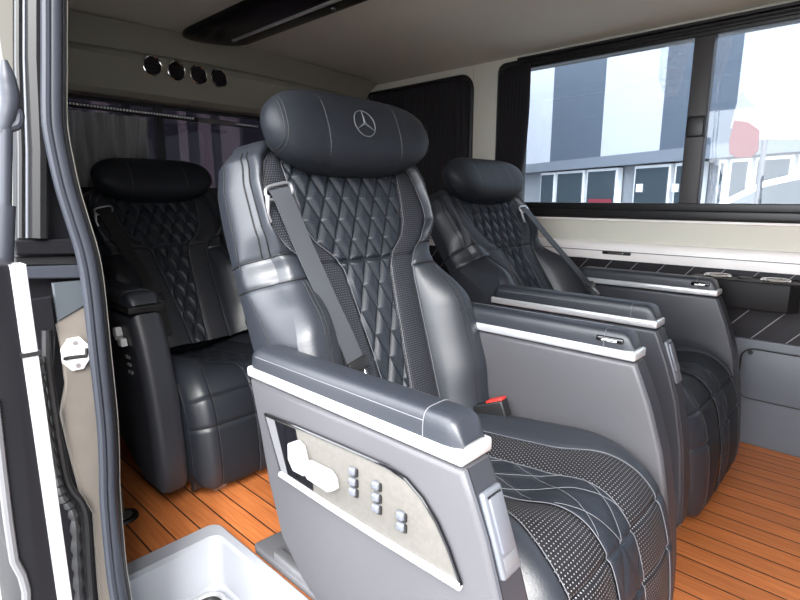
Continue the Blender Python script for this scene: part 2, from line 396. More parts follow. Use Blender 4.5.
    MB().grid(cq, 61, 220, uv=lambda i, j: (i*.0022, j*.0042)).build('quilted_cushion_panel', m_quilt, root, angle=180)
    for sg in (-1, 1):
        for w in 'qp': one('cushion_piping', m_stitch if cushdot else m_dim, [cpos(sg*cb(j, w), j, .001) for j in range(NP)], .0008 if cushdot else .0006, **PL)
    for q in seams:
        jq = min(range(NP), key=lambda j: abs(L[j]-q)); one('cushion_seam', m_seam, [cpos(CW*.97*(k/20-1), jq, .001) for k in range(41)], .0009)
    def cl_(sx, l):
        jx = min(range(NP-1), key=lambda j: abs(L[j]-l)); fr = (l-L[jx])/max(1e-6, L[jx+1]-L[jx]); fr = max(0, min(1, fr))
        return cpos(sx, jx, .004)*(1-fr)+cpos(sx, jx+1, .004)*fr, cb(jx, 'q')
    for sg in (-1, 1):
        for nn_ in range(-2, 8):
            pts_ = []
            for q in range(60):
                l = .22+.30*q/59; sx = sg*.06*(nn_-l/.13)
                P_, qq = cl_(sx, min(l, L[-1]-.01))
                if abs(sx) <= qq: pts_.append(P_)
            if len(pts_) > 4 and cushdot: one('quilting_stitch', m_stitch, pts_, .0005)
    # cushion body below
    cbd = MB(); fr_ = [(p.x-.004, p.z) for p in prof[::4]]
    inner = [(x, z-.034) if x < -.3 else (x-.034, z-.004) for x, z in fr_]
    cbd.prism(inner+[(-.26, .085), (-.72, .12)], 1, -.235, .235); T(cbd).build('seat_base', m_leather_soft, root)
    pd = MB().box(-.68, -.30, -.165, .165, .012, .13, .01); T(pd).build('pedestal', m_black, root)
    for y in (-.15, .15): T(MB().box(-.725, -.26, y-.02, y+.02, 0, .014, .003)).build('floor_rail', m_steel, root)
    # ---- armrests
    for sg in (-1, 1):
        y0, y1 = (-.305, -.247) if sg < 0 else far_y
        thick = rear and sg < 0
        if thick: y0 = -.335
        mb = MB().prism(ARM, 1, y0, y1, .028 if thick else .009, 5 if thick else 3); arm = T(mb).build('armrest_panel', P_arm, root)
        # seam line along the front edge
        for yy in (y0+.008, y1-.008):
            if thick: continue
            T(MB().tube([(x+.0006, yy, z) for x, z in ARM[1:8]], .0012, 6)).build('edge_seam', m_seam, arm)
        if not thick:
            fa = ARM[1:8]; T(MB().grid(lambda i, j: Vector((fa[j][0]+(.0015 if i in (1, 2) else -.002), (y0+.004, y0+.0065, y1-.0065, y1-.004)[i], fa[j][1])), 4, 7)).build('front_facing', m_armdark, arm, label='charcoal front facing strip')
        tr = MB().box(-.778, -.3215, y0-.002, y1+.002, .549, .568, .005, 3); T(tr).build('armrest_trim', m_black, root) if thick else T(tr).build('silver_trim', m_silver, root)
        pdm = MB()
        def padp(i, j):
            f = j/40; x = -.775+.448*f; e = min(1, (1-f)/.06, f/.05+.0); e = math.sqrt(max(0, 1-(1-e)**2))
            ang = PI*i/16; hy = (y1-y0)/2*(.97)*(.75+.25*e); yc = (y0+y1)/2
            cz, sz = math.cos(ang), math.sin(ang)
            return Vector((x, yc+hy*math.copysign(abs(cz)**.45, cz), .566+.036*(.15+.85*e)*abs(sz)**.5))
        pdm.grid(padp, 17, 41); pad = T(pdm).build('armrest_pad', m_leather_soft, root, angle=60)
        T(MB().tube([padp(6+0, j)+Vector((0, 0, .0003)) if sg > 0 else padp(14, j)+Vector((0, -.0003, 0)) for j in range(2, 36)], .0007, 5)).build('pad_stitching', m_stitch, pad)
        T(MB().tube([padp(i, 35)+Vector((0, 0, .0004)) for i in range(17)], .0008, 5)).build('pad_stitching', m_stitch, pad)
        if sg > 0:
            o = MB(); o.box(-.40, -.345, y0-.001, y0+.012, .576, .590, .0055, 4); T(o).build('recline_button', m_gloss, root)
            o = MB(); o.box(-.388, -.357, y0-.003, y0+.0, .580, .586, .0028, 3); T(o).build('button_insert', m_chrome, root)
        # flip handle on the front face of the near armrest
        if sg < 0 and not thick:
            a0 = Vector((-.3055, 0, .52)); a1 = Vector((-.272, 0, .425)); ax_ = (a1-a0); ln = ax_.length; e1 = ax_.normalized(); nn = Vector((-e1.z, 0, e1.x)); yc = (y0+y1)/2
            if nn.x < 0: nn = -nn
            Mx = Matrix(((e1.x, 0, nn.x, a0.x), (0, 1, 0, yc), (e1.z, 0, nn.z, a0.z), (0, 0, 0, 1)))
            h = MB().box(0, ln, -.019, .019, -.004, .005, .004, 3).xf(Mx); hnd = T(h).build('tilt_latch', m_latch, root)
            h = MB().box(.008, ln*.72, -.0125, .0125, .002, .0085, .0025, 2).xf(Mx); T(h).build('latch_lever', m_latch, hnd)
            h = MB().box(ln*.76, ln-.008, -.0125, .0125, .0, .0056, .001, 2).xf(Mx); T(h).build('finger_recess', m_grey, hnd)
            h = MB().box(.006, .009, -.0125, .0125, .004, .0062).xf(Mx); T(h).build('lever_gap', m_black, hnd)
    yo = -.335 if rear else -.305
    if panel:
        out = [(-.722, .497), (-.64, .5025), (-.52, .5075), (-.44, .510), (-.405, .505), (-.378, .49), (-.355, .468), (-.338, .443), (-.318, .404), (-.45, .4025), (-.56, .4035), (-.683, .407)]
        pl = MB().prism(out, 1, yo-.0035, yo+.002, .0012, 2); cp = T(pl).build('control_panel', m_plate, root, label='speckled beige control panel')
        bd = MB(); bd.tube([(x, yo-.0035, z) for x, z in out[:9]], .0028, 8); bd.tube([(-.722, yo-.0035, .497), (-.683, yo-.0035, .407)], .0028, 8); T(bd).build('panel_border', m_gloss, cp)
        bt = MB(); bt.tube([(x, yo-.0045, z-.002) for x, z in [out[8]]+out[9:]], .0052, 10); T(bt).build('panel_sill', m_silver, cp)
        rc = MB().prism([(-.717, .494), (-.638, .498), (-.632, .474), (-.598, .428), (-.598, .409), (-.679, .411)], 1, yo-.0045, yo-.002); T(rc).build('black_inset', m_gloss, cp)
        rc = MB().prism([(-.719, .494), (-.695, .495), (-.664, .412), (-.681, .411)], 1, yo-.0052, yo-.003); T(rc).build('smoked_strip', m_grey, cp)
        p1 = MB().prism([(-.640, .478), (-.626, .485), (-.612, .480), (-.600, .448), (-.603, .437), (-.628, .436), (-.641, .452)], 1, yo-.020, yo-.003, .004, 3); T(p1).build('backrest_switch', m_switch, cp)
        p1 = MB().prism([(-.598, .462), (-.548, .464), (-.536, .455), (-.534, .441), (-.545, .434), (-.592, .436), (-.602, .445)], 1, yo-.020, yo-.003, .004, 3); T(p1).build('seat_switch', m_switch, cp)
        for (bx, zs) in ((-.503, (.480, .464, .449)), (-.457, (.477, .460, .444)), (-.412, (.453, .438))):
            for z in zs:
                b_ = MB().box(bx-.0065, bx+.0065, yo-.011, yo-.002, z-.0058, z+.0058, .0035, 3); bo = T(b_).build('push_button', m_latch, cp)
                b_ = MB().box(bx-.0005, bx+.0088, yo-.0075, yo-.002, z-.0078, z+.0045, .002, 2); T(b_).build('button_well', m_black, bo)
    if rear:
        p1 = MB().prism([(-.405, .505), (-.385, .508), (-.375, .486), (-.392, .472), (-.408, .485)], 1, yo-.018, yo-.001, .003, 2); T(p1).build('backrest_switch', m_white, root)
        p1 = MB().prism([(-.378, .482), (-.352, .482), (-.348, .462), (-.376, .460)], 1, yo-.018, yo-.001, .003, 2); T(p1).build('seat_switch', m_white, root)
        for bx, z in ((-.362, .43), (-.346, .43), (-.358, .41), (-.342, .41), (-.352, .39), (-.336, .39)):
            b_ = MB().box(bx-.005, bx+.005, yo-.006, yo, z-.005, z+.005, .003, 3); T(b_).build('push_button', m_grey, root)
    # ---- belt
    g0 = B(belt*.190, .455, .02); bw = .021
    e0 = B(belt*.115, .11, .03)
    if belt > 0: e0 = B(belt*.205, .09, .085)
    path = [g0+nv*-.01+dv*.004, g0+nv*.008, g0*.7+e0*.3+nv*.004, g0*.4+e0*.6+nv*.003, e0, e0-dv*.13+nv*(-.01 if belt < 0 else .0)]
    path = crom(path, 5); bl = MB(); dr = (e0-g0).normalized(); sd = dr.cross(nv).normalized()
    for th in (0.0,):
        vs = []; 
        for p in path: vs += [p+sd*bw+nv*.001, p-sd*bw+nv*.001, p-sd*bw-nv*.001, p+sd*bw-nv*.001]
        fs = []
        for i in range(len(path)-1):
            for k in range(4): a_ = i*4+k; b_ = i*4+(k+1) % 4; fs.append((a_, b_, b_+4, a_+4))
        fs += [(0, 1, 2, 3), tuple(len(vs)-4+k for k in range(4))[::-1]]
        bl.add(vs, fs)
    bel = bl.build('seat_belt', m_black if rear else m_belt, root)  # rear belt is blackened: the shade around it is put into its colour
    rg = MB(); rr = []
    for k in range(28):
        t_ = 2*PI*k/28; rr.append(g0+sd*.030*math.copysign(abs(math.cos(t_))**.5, math.cos(t_))+dv*(.004+.013*math.copysign(abs(math.sin(t_))**.6, math.sin(t_)))+nv*.004)
    rg.tube(rr, .003, 8, closed=True); rg.tube([g0+sd*.028+nv*.006, g0-dv*.03+sd*.034+nv*.0, g0-dv*.045+sd*.028-nv*.006], .004, 8)
    rg.build('belt_guide', m_steel, root)
    tg = MB(); ctr = e0+dv*.005
    Mx = Matrix(((sd.x, dr.x, nv.x, ctr.x), (sd.y, dr.y, nv.y, ctr.y), (sd.z, dr.z, nv.z, ctr.z), (0, 0, 0, 1)))
    tg.box(-.026, .026, -.012, .012, .0, .010, .004, 2).xf(Mx); t1 = tg.build('belt_tongue', m_black, root)
    for q in (-.010, .006): MB().box(q, q+.004, .010, .045, .001, .006, .001, 1).xf(Mx).build('tongue_blade', m_chrome, t1)
    # buckle
    bk = MB().box(-.035, .035, -.018, .018, -.02, .02, .005, 3)
    by = .185 if belt < 0 else -.185
    Mx = Matrix.Translation(W(-.60, by, .388)) @ Matrix.Rotation(math.radians(-22), 4, 'Y') @ Matrix.Rotation(math.radians(12), 4, 'Z')
    bk.xf(Mx); bo = bk.build('belt_buckle', m_black, root)
    MB().box(-.004, .035, -.015, .015, .018, .024, .002, 2).xf(Mx).build('release_button', m_red, bo)
    return root

seat((0, .75, 0), ['front quilted leather captain seat with star emblem on headrest and beige switch panel'], logo=True, panel=True, far_y=(.226, .281), group='quilted captain seats')
seat((-.055, 1.572, 0), ['black quilted captain seat beside the window wall, grey belt draped over its backrest'], rec=36, ax=-.02, belt=1, outer=m_armdark, cushdot=False, group='quilted captain seats')
seat((-1.10, .82, 0), ['black quilted leather captain seat in the rear row at left, behind the emblem seat'], rec=31, ax=.03, az=-.02, czo=-.055, rear=True, outer=m_armdark, cushdot=False, group='quilted captain seats')  # arms take the darker leatherette, rear shade put into their colour

# ------------------------------------------------------------------ room shell
WY = 2.10      # far wall plane
CZ = 1.475
# floor with the step well hole : X -1.21..-.05 , Y .28...572
fl = MB()
hx0, hx1, hy1 = -1.185, -.10, .56
fl.box(-2.35, hx0, .27, WY+.02, -.04, 0); fl.box(hx0, hx1, hy1, WY+.02, -.04, 0); fl.box(hx1, 1.6, .27, WY+.02, -.04, 0)
struct(fl.build('floor', m_floor, origin=(0, 1.2, 0)))
# ceiling with a cove along the far wall
def ceil_prof():
    return [(.28, 1.43), (.40, 1.46), (.6, 1.472), (1.2, 1.478), (1.75, 1.472), (1.95, 1.462), (2.05, 1.452), (2.12, 1.438)]
cp_ = crom([Vector((0, y, z)) for y, z in ceil_prof()], 4)
cl = MB(); xs = [-2.4, -2.2, -1.5, -.8, 0, .8, 1.6]
cl.grid(lambda i, j: Vector((xs[j], cp_[i].y, cp_[i].z)), len(cp_), len(xs))
cl.grid(lambda i, j: Vector((xs[j], cp_[i].y, cp_[i].z+.05)), len(cp_), len(xs))
struct(cl.build('ceiling', m_headl, origin=(0, 1.2, 1.45)))
# far wall pieces (Y = WY): built as one structure mesh of boxes around the two windows
wl = MB(); TK = .05
w1 = (-1.37, 1.45, .775, 1.415)   # window 1 opening
w2 = (-2.26, -1.515, .80, 1.405)    # window 2 opening
wl.box(-2.4, 1.6, WY, WY+TK, .645, .775); wl.box(-2.4, -1.515, WY, WY+TK, .775, .80)
wl.box(w2[1], w1[0], WY, WY+TK, .775, 1.47, .004); wl.box(-2.4, w2[0], WY, WY+TK, .80, 1.47)
wl.box(w2[0], w2[1], WY, WY+TK, 1.405, 1.47); wl.box(w1[0], 1.6, WY, WY+TK, 1.415, 1.47); wl.box(w1[1], 1.6, WY, WY+TK, .775, 1.415)
def corner(cx, cz, sx, sz, r):
    # fills the square corner of an opening so that it reads as rounded
    pts = [(cx, cz)]+[(cx-sx*r+sx*r*math.cos(a_*PI/16), cz-sz*r+sz*r*math.sin(a_*PI/16)) for a_ in range(0, 9)]
    wl.prism(pts, 1, WY, WY+TK)
corner(w2[1], w2[3], 1, 1, .07); corner(w2[0], w2[3], -1, 1, .07); corner(w1[0], w1[3], -1, 1, .05)
struct(wl.build('wall_left', m_panel, origin=(0, WY, 0)))
lw = MB().box(-2.4, 1.6, WY-.02, WY+.05, 0, .375, .004); struct(lw.build('trim_3', m_lower, origin=(0, WY, 0)))
qw = MB().box(-2.4, 1.6, WY-.012, WY+.05, .36, .61); struct(qw.build('trim_2', m_qwall, origin=(0, WY, .4)))
# sloping cream panel under the window rolls into the white ledge
def lp(i, j):
    pr = [(0, .676), (-.004, .675), (-.012, .674), (-.022, .668), (-.028, .655), (-.028, .625), (-.024, .607), (0, .603)]
    return Vector((xs[j], WY+pr[i][0], pr[i][1]))
ld = MB().grid(lp, 8, len(xs)); ld.build('trim_1', m_ledge, origin=(0, WY, .6))['kind'] = 'structure'
tl_ = MB().tube([(-2.3, WY-.030, .641), (1.6, WY-.030, .641)], .0016, 6); struct(tl_.build('trim_4', m_grey, origin=(0, WY, .64)))
# near wall behind the door opening
nw = MB().box(-2.4, -1.04, .21, .265, -.0, 1.46); nw.box(-2.4, 1.6, .2, .30, 1.40, 1.48)
struct(nw.build('wall_right', m_arch, origin=(-1.7, .22, 0)))
rw = MB().box(-2.40, -2.32, .2, 2.15, 0, .88); rw.box(-2.40, -2.32, .2, .48, .88, 1.47); rw.box(-2.40, -2.32, 1.85, 2.15, .88, 1.47); rw.box(-2.40, -2.32, .2, 2.15, 1.24, 1.47)
struct(rw.build('wall_rear', m_black, origin=(-2.36, 1.2, 0)))
struct(MB().box(-.2, 0, 0, 0, 0, 0).build('x', m_black)) if False else None

struct(MB().box(1.55, 1.62, .2, 2.15, 0, 1.48).build('front_light_block', m_arch, origin=(1.6, 1.2, 0)))  # unseen wall added to close the front and cut light from there
struct(MB().box(.55, 1.6, .18, .265, 0, 1.45).build('trim_7', m_arch, origin=(1.1, .22, 0)))
# rear overhead trim box carrying the round vents
ob = MB()
def obp(i, j):
    y = .27+(2.08-.27)*j/24; e = ((y-1.17)/.9)
    pr = [(-2.12, 1.475), (-2.19, 1.435), (-2.215, 1.40), (-2.19, 1.385), (-2.18, 1.36), (-2.185, 1.29), (-2.20, 1.245), (-2.23, 1.228), (-2.31, 1.228)]
    return Vector((pr[i][0], y, pr[i][1]-(.03*e*e if i < 4 else 0)))
ob.grid(obp, 9, 25); struct(ob.build('trim_5', mat('shade_darkened_headliner', (.30, .285, .235), .95, bump=(500, .3)), origin=(-2.2, 1.17, 1.3), angle=25))  # headliner fabric again, the rear's shade put into a darker colour
vy = [at(152, 66, 0, -2.18), at(176, 71, 0, -2.18), at(198, 75, 0, -2.18), at(218.5, 78.5, 0, -2.18)]
nmv = ['leftmost', 'second from left', 'third from left', 'rightmost']
for k, p in enumerate(vy):
    t = thing('air_vent', 'round chrome-rimmed air vent, %s of the four on the rear overhead panel' % nmv[k], 'vent', (-2.182, p.y, p.z), 'round air vents')
    MB().ring((-2.176, p.y, p.z), (1, 0, 0), .035, .0035).build('rim', m_chrome, t)
    MB().disc((-2.184, p.y, p.z), (1, 0, 0), .034, .006).build('vent_bowl', m_curtain, t)
    b = MB()
    for q in (-.014, 0, .014): b.box(-2.178, -2.174, p.y-.028, p.y+.028, p.z+q-.0015, p.z+q+.0015)
    b.build('louvre', m_curtain, t)
# rear window + frame
w = thing('window_3', '', '', (-2.33, 1.17, .88), kind='structure')
MB().box(-2.345, -2.338, .44, 1.85, .86, 1.25).build('glass', m_tint, w)
f = MB(); f.box(-2.335, -2.315, .46, 1.87, .86, .89).box(-2.335, -2.315, .46, 1.87, 1.215, 1.24).box(-2.335, -2.31, .97, 1.0, .88, 1.23).box(-2.335, -2.31, .85, .87, .88, 1.23); f.build('window_frame', m_black, w)
# beaded rail under the overhead panel
rp0, rp1 = at(62, 103, 0, -2.2), at(256, 127, 0, -2.2)
t = thing('curtain_rail', 'thin black rail studded with pale beads across the rear window', 'rail', (-2.2, 1.0, 1.16))
MB().tube([rp0, rp1], .010, 10).build('rod', m_black, t)
b = MB()
for k in range(70):
    q = k/69
    if .62 < q < .86: continue
    p = rp0.lerp(rp1, q)+Vector((.009, 0, .001)); b.box(p.x-.002, p.x+.003, p.y-.0034, p.y+.0034, p.z-.0034, p.z+.0034)
b.build('bead', m_silver, t, kind='stuff')
MB().tube([rp0.lerp(rp1, .64)+Vector((.004, 0, 0)), rp0.lerp(rp1, .86)+Vector((.004, 0, 0))], .0105, 10).build('rail_sleeve', m_grey, t)
# sheer at the left of the rear window
sh = MB(); 
def shp(i, j):
    u = i/60; y = .60+.30*u; z = 1.155-.27*j/14
    return Vector((-2.20+.010*math.sin(u*48)+.012*math.sin(u*17+j*.4), y-.03*j/14*u, z))
sh.grid(shp, 61, 15); tag(sh.build('sheer_curtain', m_sheer), 'grey sheer curtain hanging at the left of the rear window', 'curtain')

# ---- window 2 with closed black pleated curtain
w = thing('window_2', '', '', (-1.9, WY, .8), kind='structure')
MB().box(w2[0], w2[1], WY+.038, WY+.042, .80, 1.405).build('glass', m_tint, w)
f = MB(); pth = []
def rrect(x0, x1, z0, z1, r, n=6):
    o = []
    for cx, cz, a0 in ((x1-r, z1-r, 0), (x0+r, z1-r, 90), (x0+r, z0+r, 180), (x1-r, z0+r, 270)):
        for k in range(n+1): an = math.radians(a0+90*k/n); o.append((cx+r*math.cos(an), cz+r*math.sin(an)))
    return o
f.tube([(x, WY-.002, z) for x, z in rrect(w2[0]+.003, w2[1]-.003, .80, 1.402, .068)], .010, 8, closed=True); f.build('window_frame', m_black, w)
# fills the square corners outside the rounded frame
cu = MB()
def curt(x0, x1, z0, z1, npl, amp, yb, seed):
    rnd = random.Random(seed); ph = [rnd.uniform(-.5, .5) for _ in range(npl+2)]
    def P(i, j):
        u = i/(npl*8); v = j/10; k = u*npl; return Vector((x0+(x1-x0)*u+.004*math.sin(v*5+k), yb+amp*math.sin(2*PI*k+ph[int(k)]*.3)-amp*.3*v, z1-(z1-z0)*v))
    return MB().grid(P, npl*8+1, 11)
tag(curt(-2.25, -1.525, .80, 1.397, 26, .008, WY+.020, 3).build('pleated_curtain', m_curtain), 'black pleated curtain drawn across the rear side window', 'curtain')

# ---- window 1 (big sliding side window)
w = thing('window_1', '', '', (-.4, WY, .8), kind='structure')
f = MB()
f.box(w1[0], w1[1], WY-.018, WY+.05, .772, .800, .003).box(w1[0], w1[1], WY-.010, WY+.05, .800, .828, .003)
f.box(w1[0], w1[1], WY-.012, WY+.05, 1.382, 1.412, .003)
f.box(w1[0], -1.25, WY-.004, WY+.05, .80, 1.40, .003)
f.tube([(x, WY-.004, z) for x, z in rrect(w1[0], w1[1], .776, 1.415, .03)], .009, 8, closed=True)
f.build('window_frame', m_black, w)
f = MB().box(w1[0]+.1, 1.5, WY-.03, WY+.0, 1.418, 1.428, .003).box(w1[0]+.05, 1.5, WY-.02, WY+.0, 1.395, 1.405, .002); f.build('upper_rail', m_black, w)
f = MB().box(-.592, -.53, WY-.006, WY+.04, .80, 1.40, .004); dvd = f.build('window_divider', mat('window_rubber_profile', (.045, .043, .045), .5), w)
MB().box(-.590, -.532, WY-.014, WY+.0, 1.055, 1.125, .006).build('slider_latch', m_black, dvd)
MB().box(-1.26, -.58, WY+.022, WY+.026, .81, 1.39).build('glass', m_glass, w)
MB().box(-.54, 1.40, WY+.012, WY+.016, .81, 1.39).build('glass', m_glass, w)
cu = MB()
def P(i, j):
    v = j/16; u = i/72; wd = .155-.045*v+.02*math.sin(v*PI); x0 = -1.358
    return Vector((x0+wd*u, WY-.028+.014*math.sin(2*PI*u*9)-.004*v, 1.398-.61*v-.03*(1-u)**3*(1-v)))
cu.grid(P, 73, 17); tag(cu.build('gathered_curtain', m_curtain), 'black curtain gathered at the rear edge of the large side window', 'curtain')
struct(MB().box(-1.30, 1.5, WY-.012, WY+.01, .758, .766, .002).build('trim_8', m_ledge, origin=(0, WY, .76)))
# crumpled film left on the glass either side of the divider
def film(x0, x1, z0, z1, seed, lab, shape):
    rnd = random.Random(seed); n, m = 9, 22; R = [[rnd.uniform(0, 1) for _ in range(n)] for _ in range(m)]
    def P(i, j):
        v = j/(m-1); u = i/(n-1); a, b_ = shape(v); return Vector((x0+(x1-x0)*(a+(b_-a)*u), WY-.001-.016*R[j][i]*(1 if 0 < i < n-1 else .2), z1-(z1-z0)*v))
    o = MB().grid(P, n, m).build('protective_film', m_film, angle=1); tag(o, lab, 'film', 'crumpled film on the side window'); return o
film(-.70, -.60, 1.20, 1.375, 1, 'crumpled clear film on the glass, left of the window divider', lambda v: (.0+.75*max(0, v-.6), 1-.3*v))
film(-.525, -.42, .83, 1.365, 5, 'long crumpled strip of clear film on the glass, right of the window divider', lambda v: (.0+.3*sm(v*2)-.1*v, .45-.25*sm(v*3)+.45*sm((v-.55)*2)))

# ---- small things on the far wall
t = thing('door_pull', 'small dark slotted pull set into the white ledge', 'handle', (-.787, WY-.03, .633))
MB().box(-.845, -.735, WY-.034, WY-.024, .628, .640, .004).build('slot', m_black, t)
MB().box(-.82, -.76, WY-.037, WY-.031, .6315, .6365, .002).build('insert', m_chrome, t)
t = thing('cup_holder', 'black twin cup holder with chrome-rimmed cups on the far wall', 'cup holder', (-.32, 1.99, .5))
cbp = [(x-.045, y) for x, y in [(-.450, WY), (-.455, 2.00), (-.44, 1.965), (-.40, 1.95), (-.24, 1.95), (-.17, 1.955), (-.145, 1.985), (-.14, WY)]]
MB().prism(cbp, 2, .497, .588, .006, 3).build('housing', mat('black_cup_holder_leather', (.009, .009, .010), .5, spec=.2), t)
for cx in (-.425, -.262):
    rr_ = MB().ring((cx, 2.02, .590), (0, 0, 1), .039, .004); r0 = rr_.build('cup_rim', m_chrome, t)
    MB().disc((cx, 2.02, .5885), (0, 0, 1), .037, .0018).build('cup_well', m_steel, t)
MB().box(-.362, -.326, 2.0, 2.04, .588, .593, .003).build('centre_button', m_black, t)
t = thing('storage_pocket', 'blue-grey storage pocket flap low on the far wall', 'storage pocket', (-.1, WY-.03, .16))
MB().prism(rrect(-.335, .42, .17, .345, .035), 1, WY-.034, WY-.019, .004, 2).build('flap', m_lower, t)
MB().tube([(x, WY-.034, z) for x, z in rrect(-.335, .42, .17, .345, .035)], .0022, 6, closed=True).build('flap_edge', m_black, t)
MB().disc((-.31, WY-.036, .333), (0, -1, 0), .008, .004).build('screw', m_black, t)

# ---- ceiling console
t = thing('ceiling_console', 'long black gloss console with a silver strip along the headliner', 'ceiling light', (-1.2, 1.12, 1.45))
def cons(i, j):
    u = j/60; x = -2.13+1.75*u; e = min(1, u*14, (1-u)*14); e = math.sqrt(max(0, 1-(1-e)**2)); a0 = PI*i/20
    yc = 1.125-.02*(1-e); hy = .120*(.45+.55*e); x += .03*math.cos(a0)*(1-u)**8; return Vector((x, yc+hy*math.cos(a0)*1.0, 1.478-.038*(.3+.7*e)*math.sin(a0)**.45))
MB().grid(cons, 21, 61).build('housing', mat('black_console_plastic', (.004, .004, .005), .25, spec=.12), t, angle=60)
MB().box(-1.95, -.55, 1.130, 1.142, 1.434, 1.442, .002).build('light_strip', m_silver, t)
for x in (-1.42, -1.0): MB().disc((x, 1.19, 1.448), (0, 0, -1), .010, .008).build('spot_lamp', m_chrome, t)

# ---- step well in the doorway
t = thing('step_well', 'glossy pale bluish-white plastic step well sunk in the doorway floor', 'step well', (-.65, .42, -.108))
def tubmesh():
    mb = MB(); zt = .012
    def loop(x0, x1, y0, y1, r, z): return [Vector((x, y, z)) for x, y in rrect(x0, x1, y0, y1, r, 6)]
    X0_, X1_, Y0_, Y1_ = -1.21, -.07, .245, .578
    L_ = [loop(X0_, X1_, Y0_, Y1_, .03, -.004), loop(X0_+.001, X1_-.001, Y0_+.001, Y1_-.001, .03, zt-.004), loop(X0_+.006, X1_-.006, Y0_+.006, Y1_-.006, .028, zt),
          loop(X0_+.050, X1_-.034, Y0_+.025, Y1_-.024, .03, zt), loop(X0_+.060, X1_-.042, Y0_+.030, Y1_-.030, .03, zt-.008),
          loop(X0_+.082, X1_-.060, Y0_+.042, Y1_-.043, .03, -.098), loop(X0_+.092, X1_-.070, Y0_+.05, Y1_-.052, .03, -.108)]
    nn = len(L_[0]); vs = [p for l in L_ for p in l]; fs = []
    for k in range(len(L_)-1):
        for i in range(nn): a = k*nn+i; b = k*nn+(i+1) % nn; fs.append((a, b, b+nn, a+nn))
    fs.append(tuple((len(L_)-1)*nn+i for i in range(nn))); return mb.add(vs, fs)
tubmesh().build('basin', m_tub, t, angle=24)
md = thing('step_tray', 'dark grey tray with a silver rim lying in the step well', 'tray', (-.6, .4, -.107))
MB().prism(rrect(-1.098, -.25, .31, .508, .035), 2, -.107, -.093, .003, 2).build('tray_plate', m_black, md)
MB().tube([(x, y, -.092) for x, y in rrect(-1.098, -.25, .31, .508, .035)], .006, 8, closed=True).build('tray_rim', m_silver, md)
rb = MB()
for k in range(12): rb.box(-1.05+k*.06, -1.04+k*.06, .34, .48, -.094, -.090, .002, 1)
rb.build('tray_rib', m_grey, md, kind='stuff')
# floor fittings
t = thing('floor_socket', 'black round socket set in the boards beside the door seal', 'floor fitting', (-1.42, .42, 0))
MB().disc((-1.42, .42, 0), (0, 0, 1), .037, .006, 36, .034).build('flange', m_black, t)
MB().disc((-1.42, .42, .005), (0, 0, 1), .02, .004).build('cap', m_grey, t)
t = thing('seat_mount_cover', 'grey plastic seat mount cover on the floor by the front seat', 'floor fitting', (-.9, .62, 0))
MB().prism([(-1.045, .59), (-1.04, .665), (-1.02, .68), (-.80, .69), (-.745, .66), (-.745, .585), (-1.03, .583)], 2, .0, .020, .005, 3).build('cover', m_grey, t)
MB().box(-.96, -.742, .588, .612, .018, .040, .004).build('slide_rail', m_steel, t)
k_ = MB().box(-.90, -.76, .615, .66, .02, .06, .006); k_.box(-.88, -.86, .60, .65, .06, .075, .004).box(-.83, -.81, .60, .66, .055, .08, .004); k_.build('lever_mechanism', m_black, t)
# wheel arch cover
t = MB()
def arch(i, j):
    a0 = PI*i/24; y = .262+.16*j/6; r = .26-.03*(j/6)**3; return Vector((-1.66-1.05*r*math.cos(a0)*1.0, y, .30*math.sin(a0)**.7*(r/.26)))
t.grid(arch, 25, 7); t.add([arch(i, 6) for i in range(25)]+[Vector((-1.66, .425, 0))], [(i, i+1, 25) for i in range(24)])
tag(t.build('wheel_arch_cover', m_arch), 'taupe wheel arch cover beside the rear seat', 'wheel arch')

# ------------------------------------------------------------------ door frame
JX = -.985
SEAL = [(55, -60), (55, 0), (55, 60), (55, 110), (57, 135), (67, 183), (78, 220), (88, 253), (94, 287), (101, 353), (108, 420), (110, 460), (111, 500), (117, 567), (122, 600), (127, 640)]
def lean(z): return .285
pts = [at(x, y, 0, JX+.012) for x, y in SEAL]
pp = crom(pts, 5)
t = thing('door_seal', 'thick grey rubber weather seal along the edge of the door opening', 'door seal', (-1.0, .28, 0))
MB().tube([p+Vector((0, -.002, 0)) for p in pp], .0120, 14).build('bulb', m_rubber, t)
MB().tube([p+Vector((.006, -.013, 0)) for p in pp], .0075, 10).build('lip', m_rubber, t)
MB().tube([p+Vector((-.004, .011, 0)) for p in pp], .006, 8).build('carrier', m_black, t)
MB().tube([p+Vector((-.006, .0165, 0)) for p in pp], .0022, 8).build('inner_edge', m_panel, t, label='cream inner edge strip')
def J(pxs, x=JX): return [at(a, b, 0, x) for a, b in pxs]
def sheet(pxs, x, th): 
    P = J(pxs, x); return MB().prism([(p.y, p.z) for p in P], 0, x-th, x, .002, 1)
# dark jamb backing down the whole height
jb = sheet([(17, -60), (58, -60), (60, 135), (90, 253), (104, 353), (113, 500), (130, 640), (20, 640), (17, 300)], JX-.02, .03)
struct(jb.build('trim_6', m_body, origin=(JX, .2, 0)))
tag(sheet([(57, 326), (64, 312), (88, 306), (99, 340), (103, 400), (106, 440), (110, 560), (116, 640), (104, 640), (99, 590), (94, 515), (80, 492), (69, 450), (61, 415), (66, 385), (62, 350)], JX-.005, .012).build('pillar_cover', m_jamb),
    'beige trim cover on the door pillar around the striker', 'trim cover')
p = at(76, 354, 0, JX+.0)
t = thing('door_striker', 'white octagonal striker plate with a dark hook on the beige pillar', 'striker plate', (JX, p.y, p.z))
oc = [(p.y+.0225*math.cos(PI/8+PI/4*k), p.z+.030*math.sin(PI/8+PI/4*k)) for k in range(8)]
MB().prism(oc, 0, JX-.006, JX+.002, .001, 1).build('plate', m_white, t)
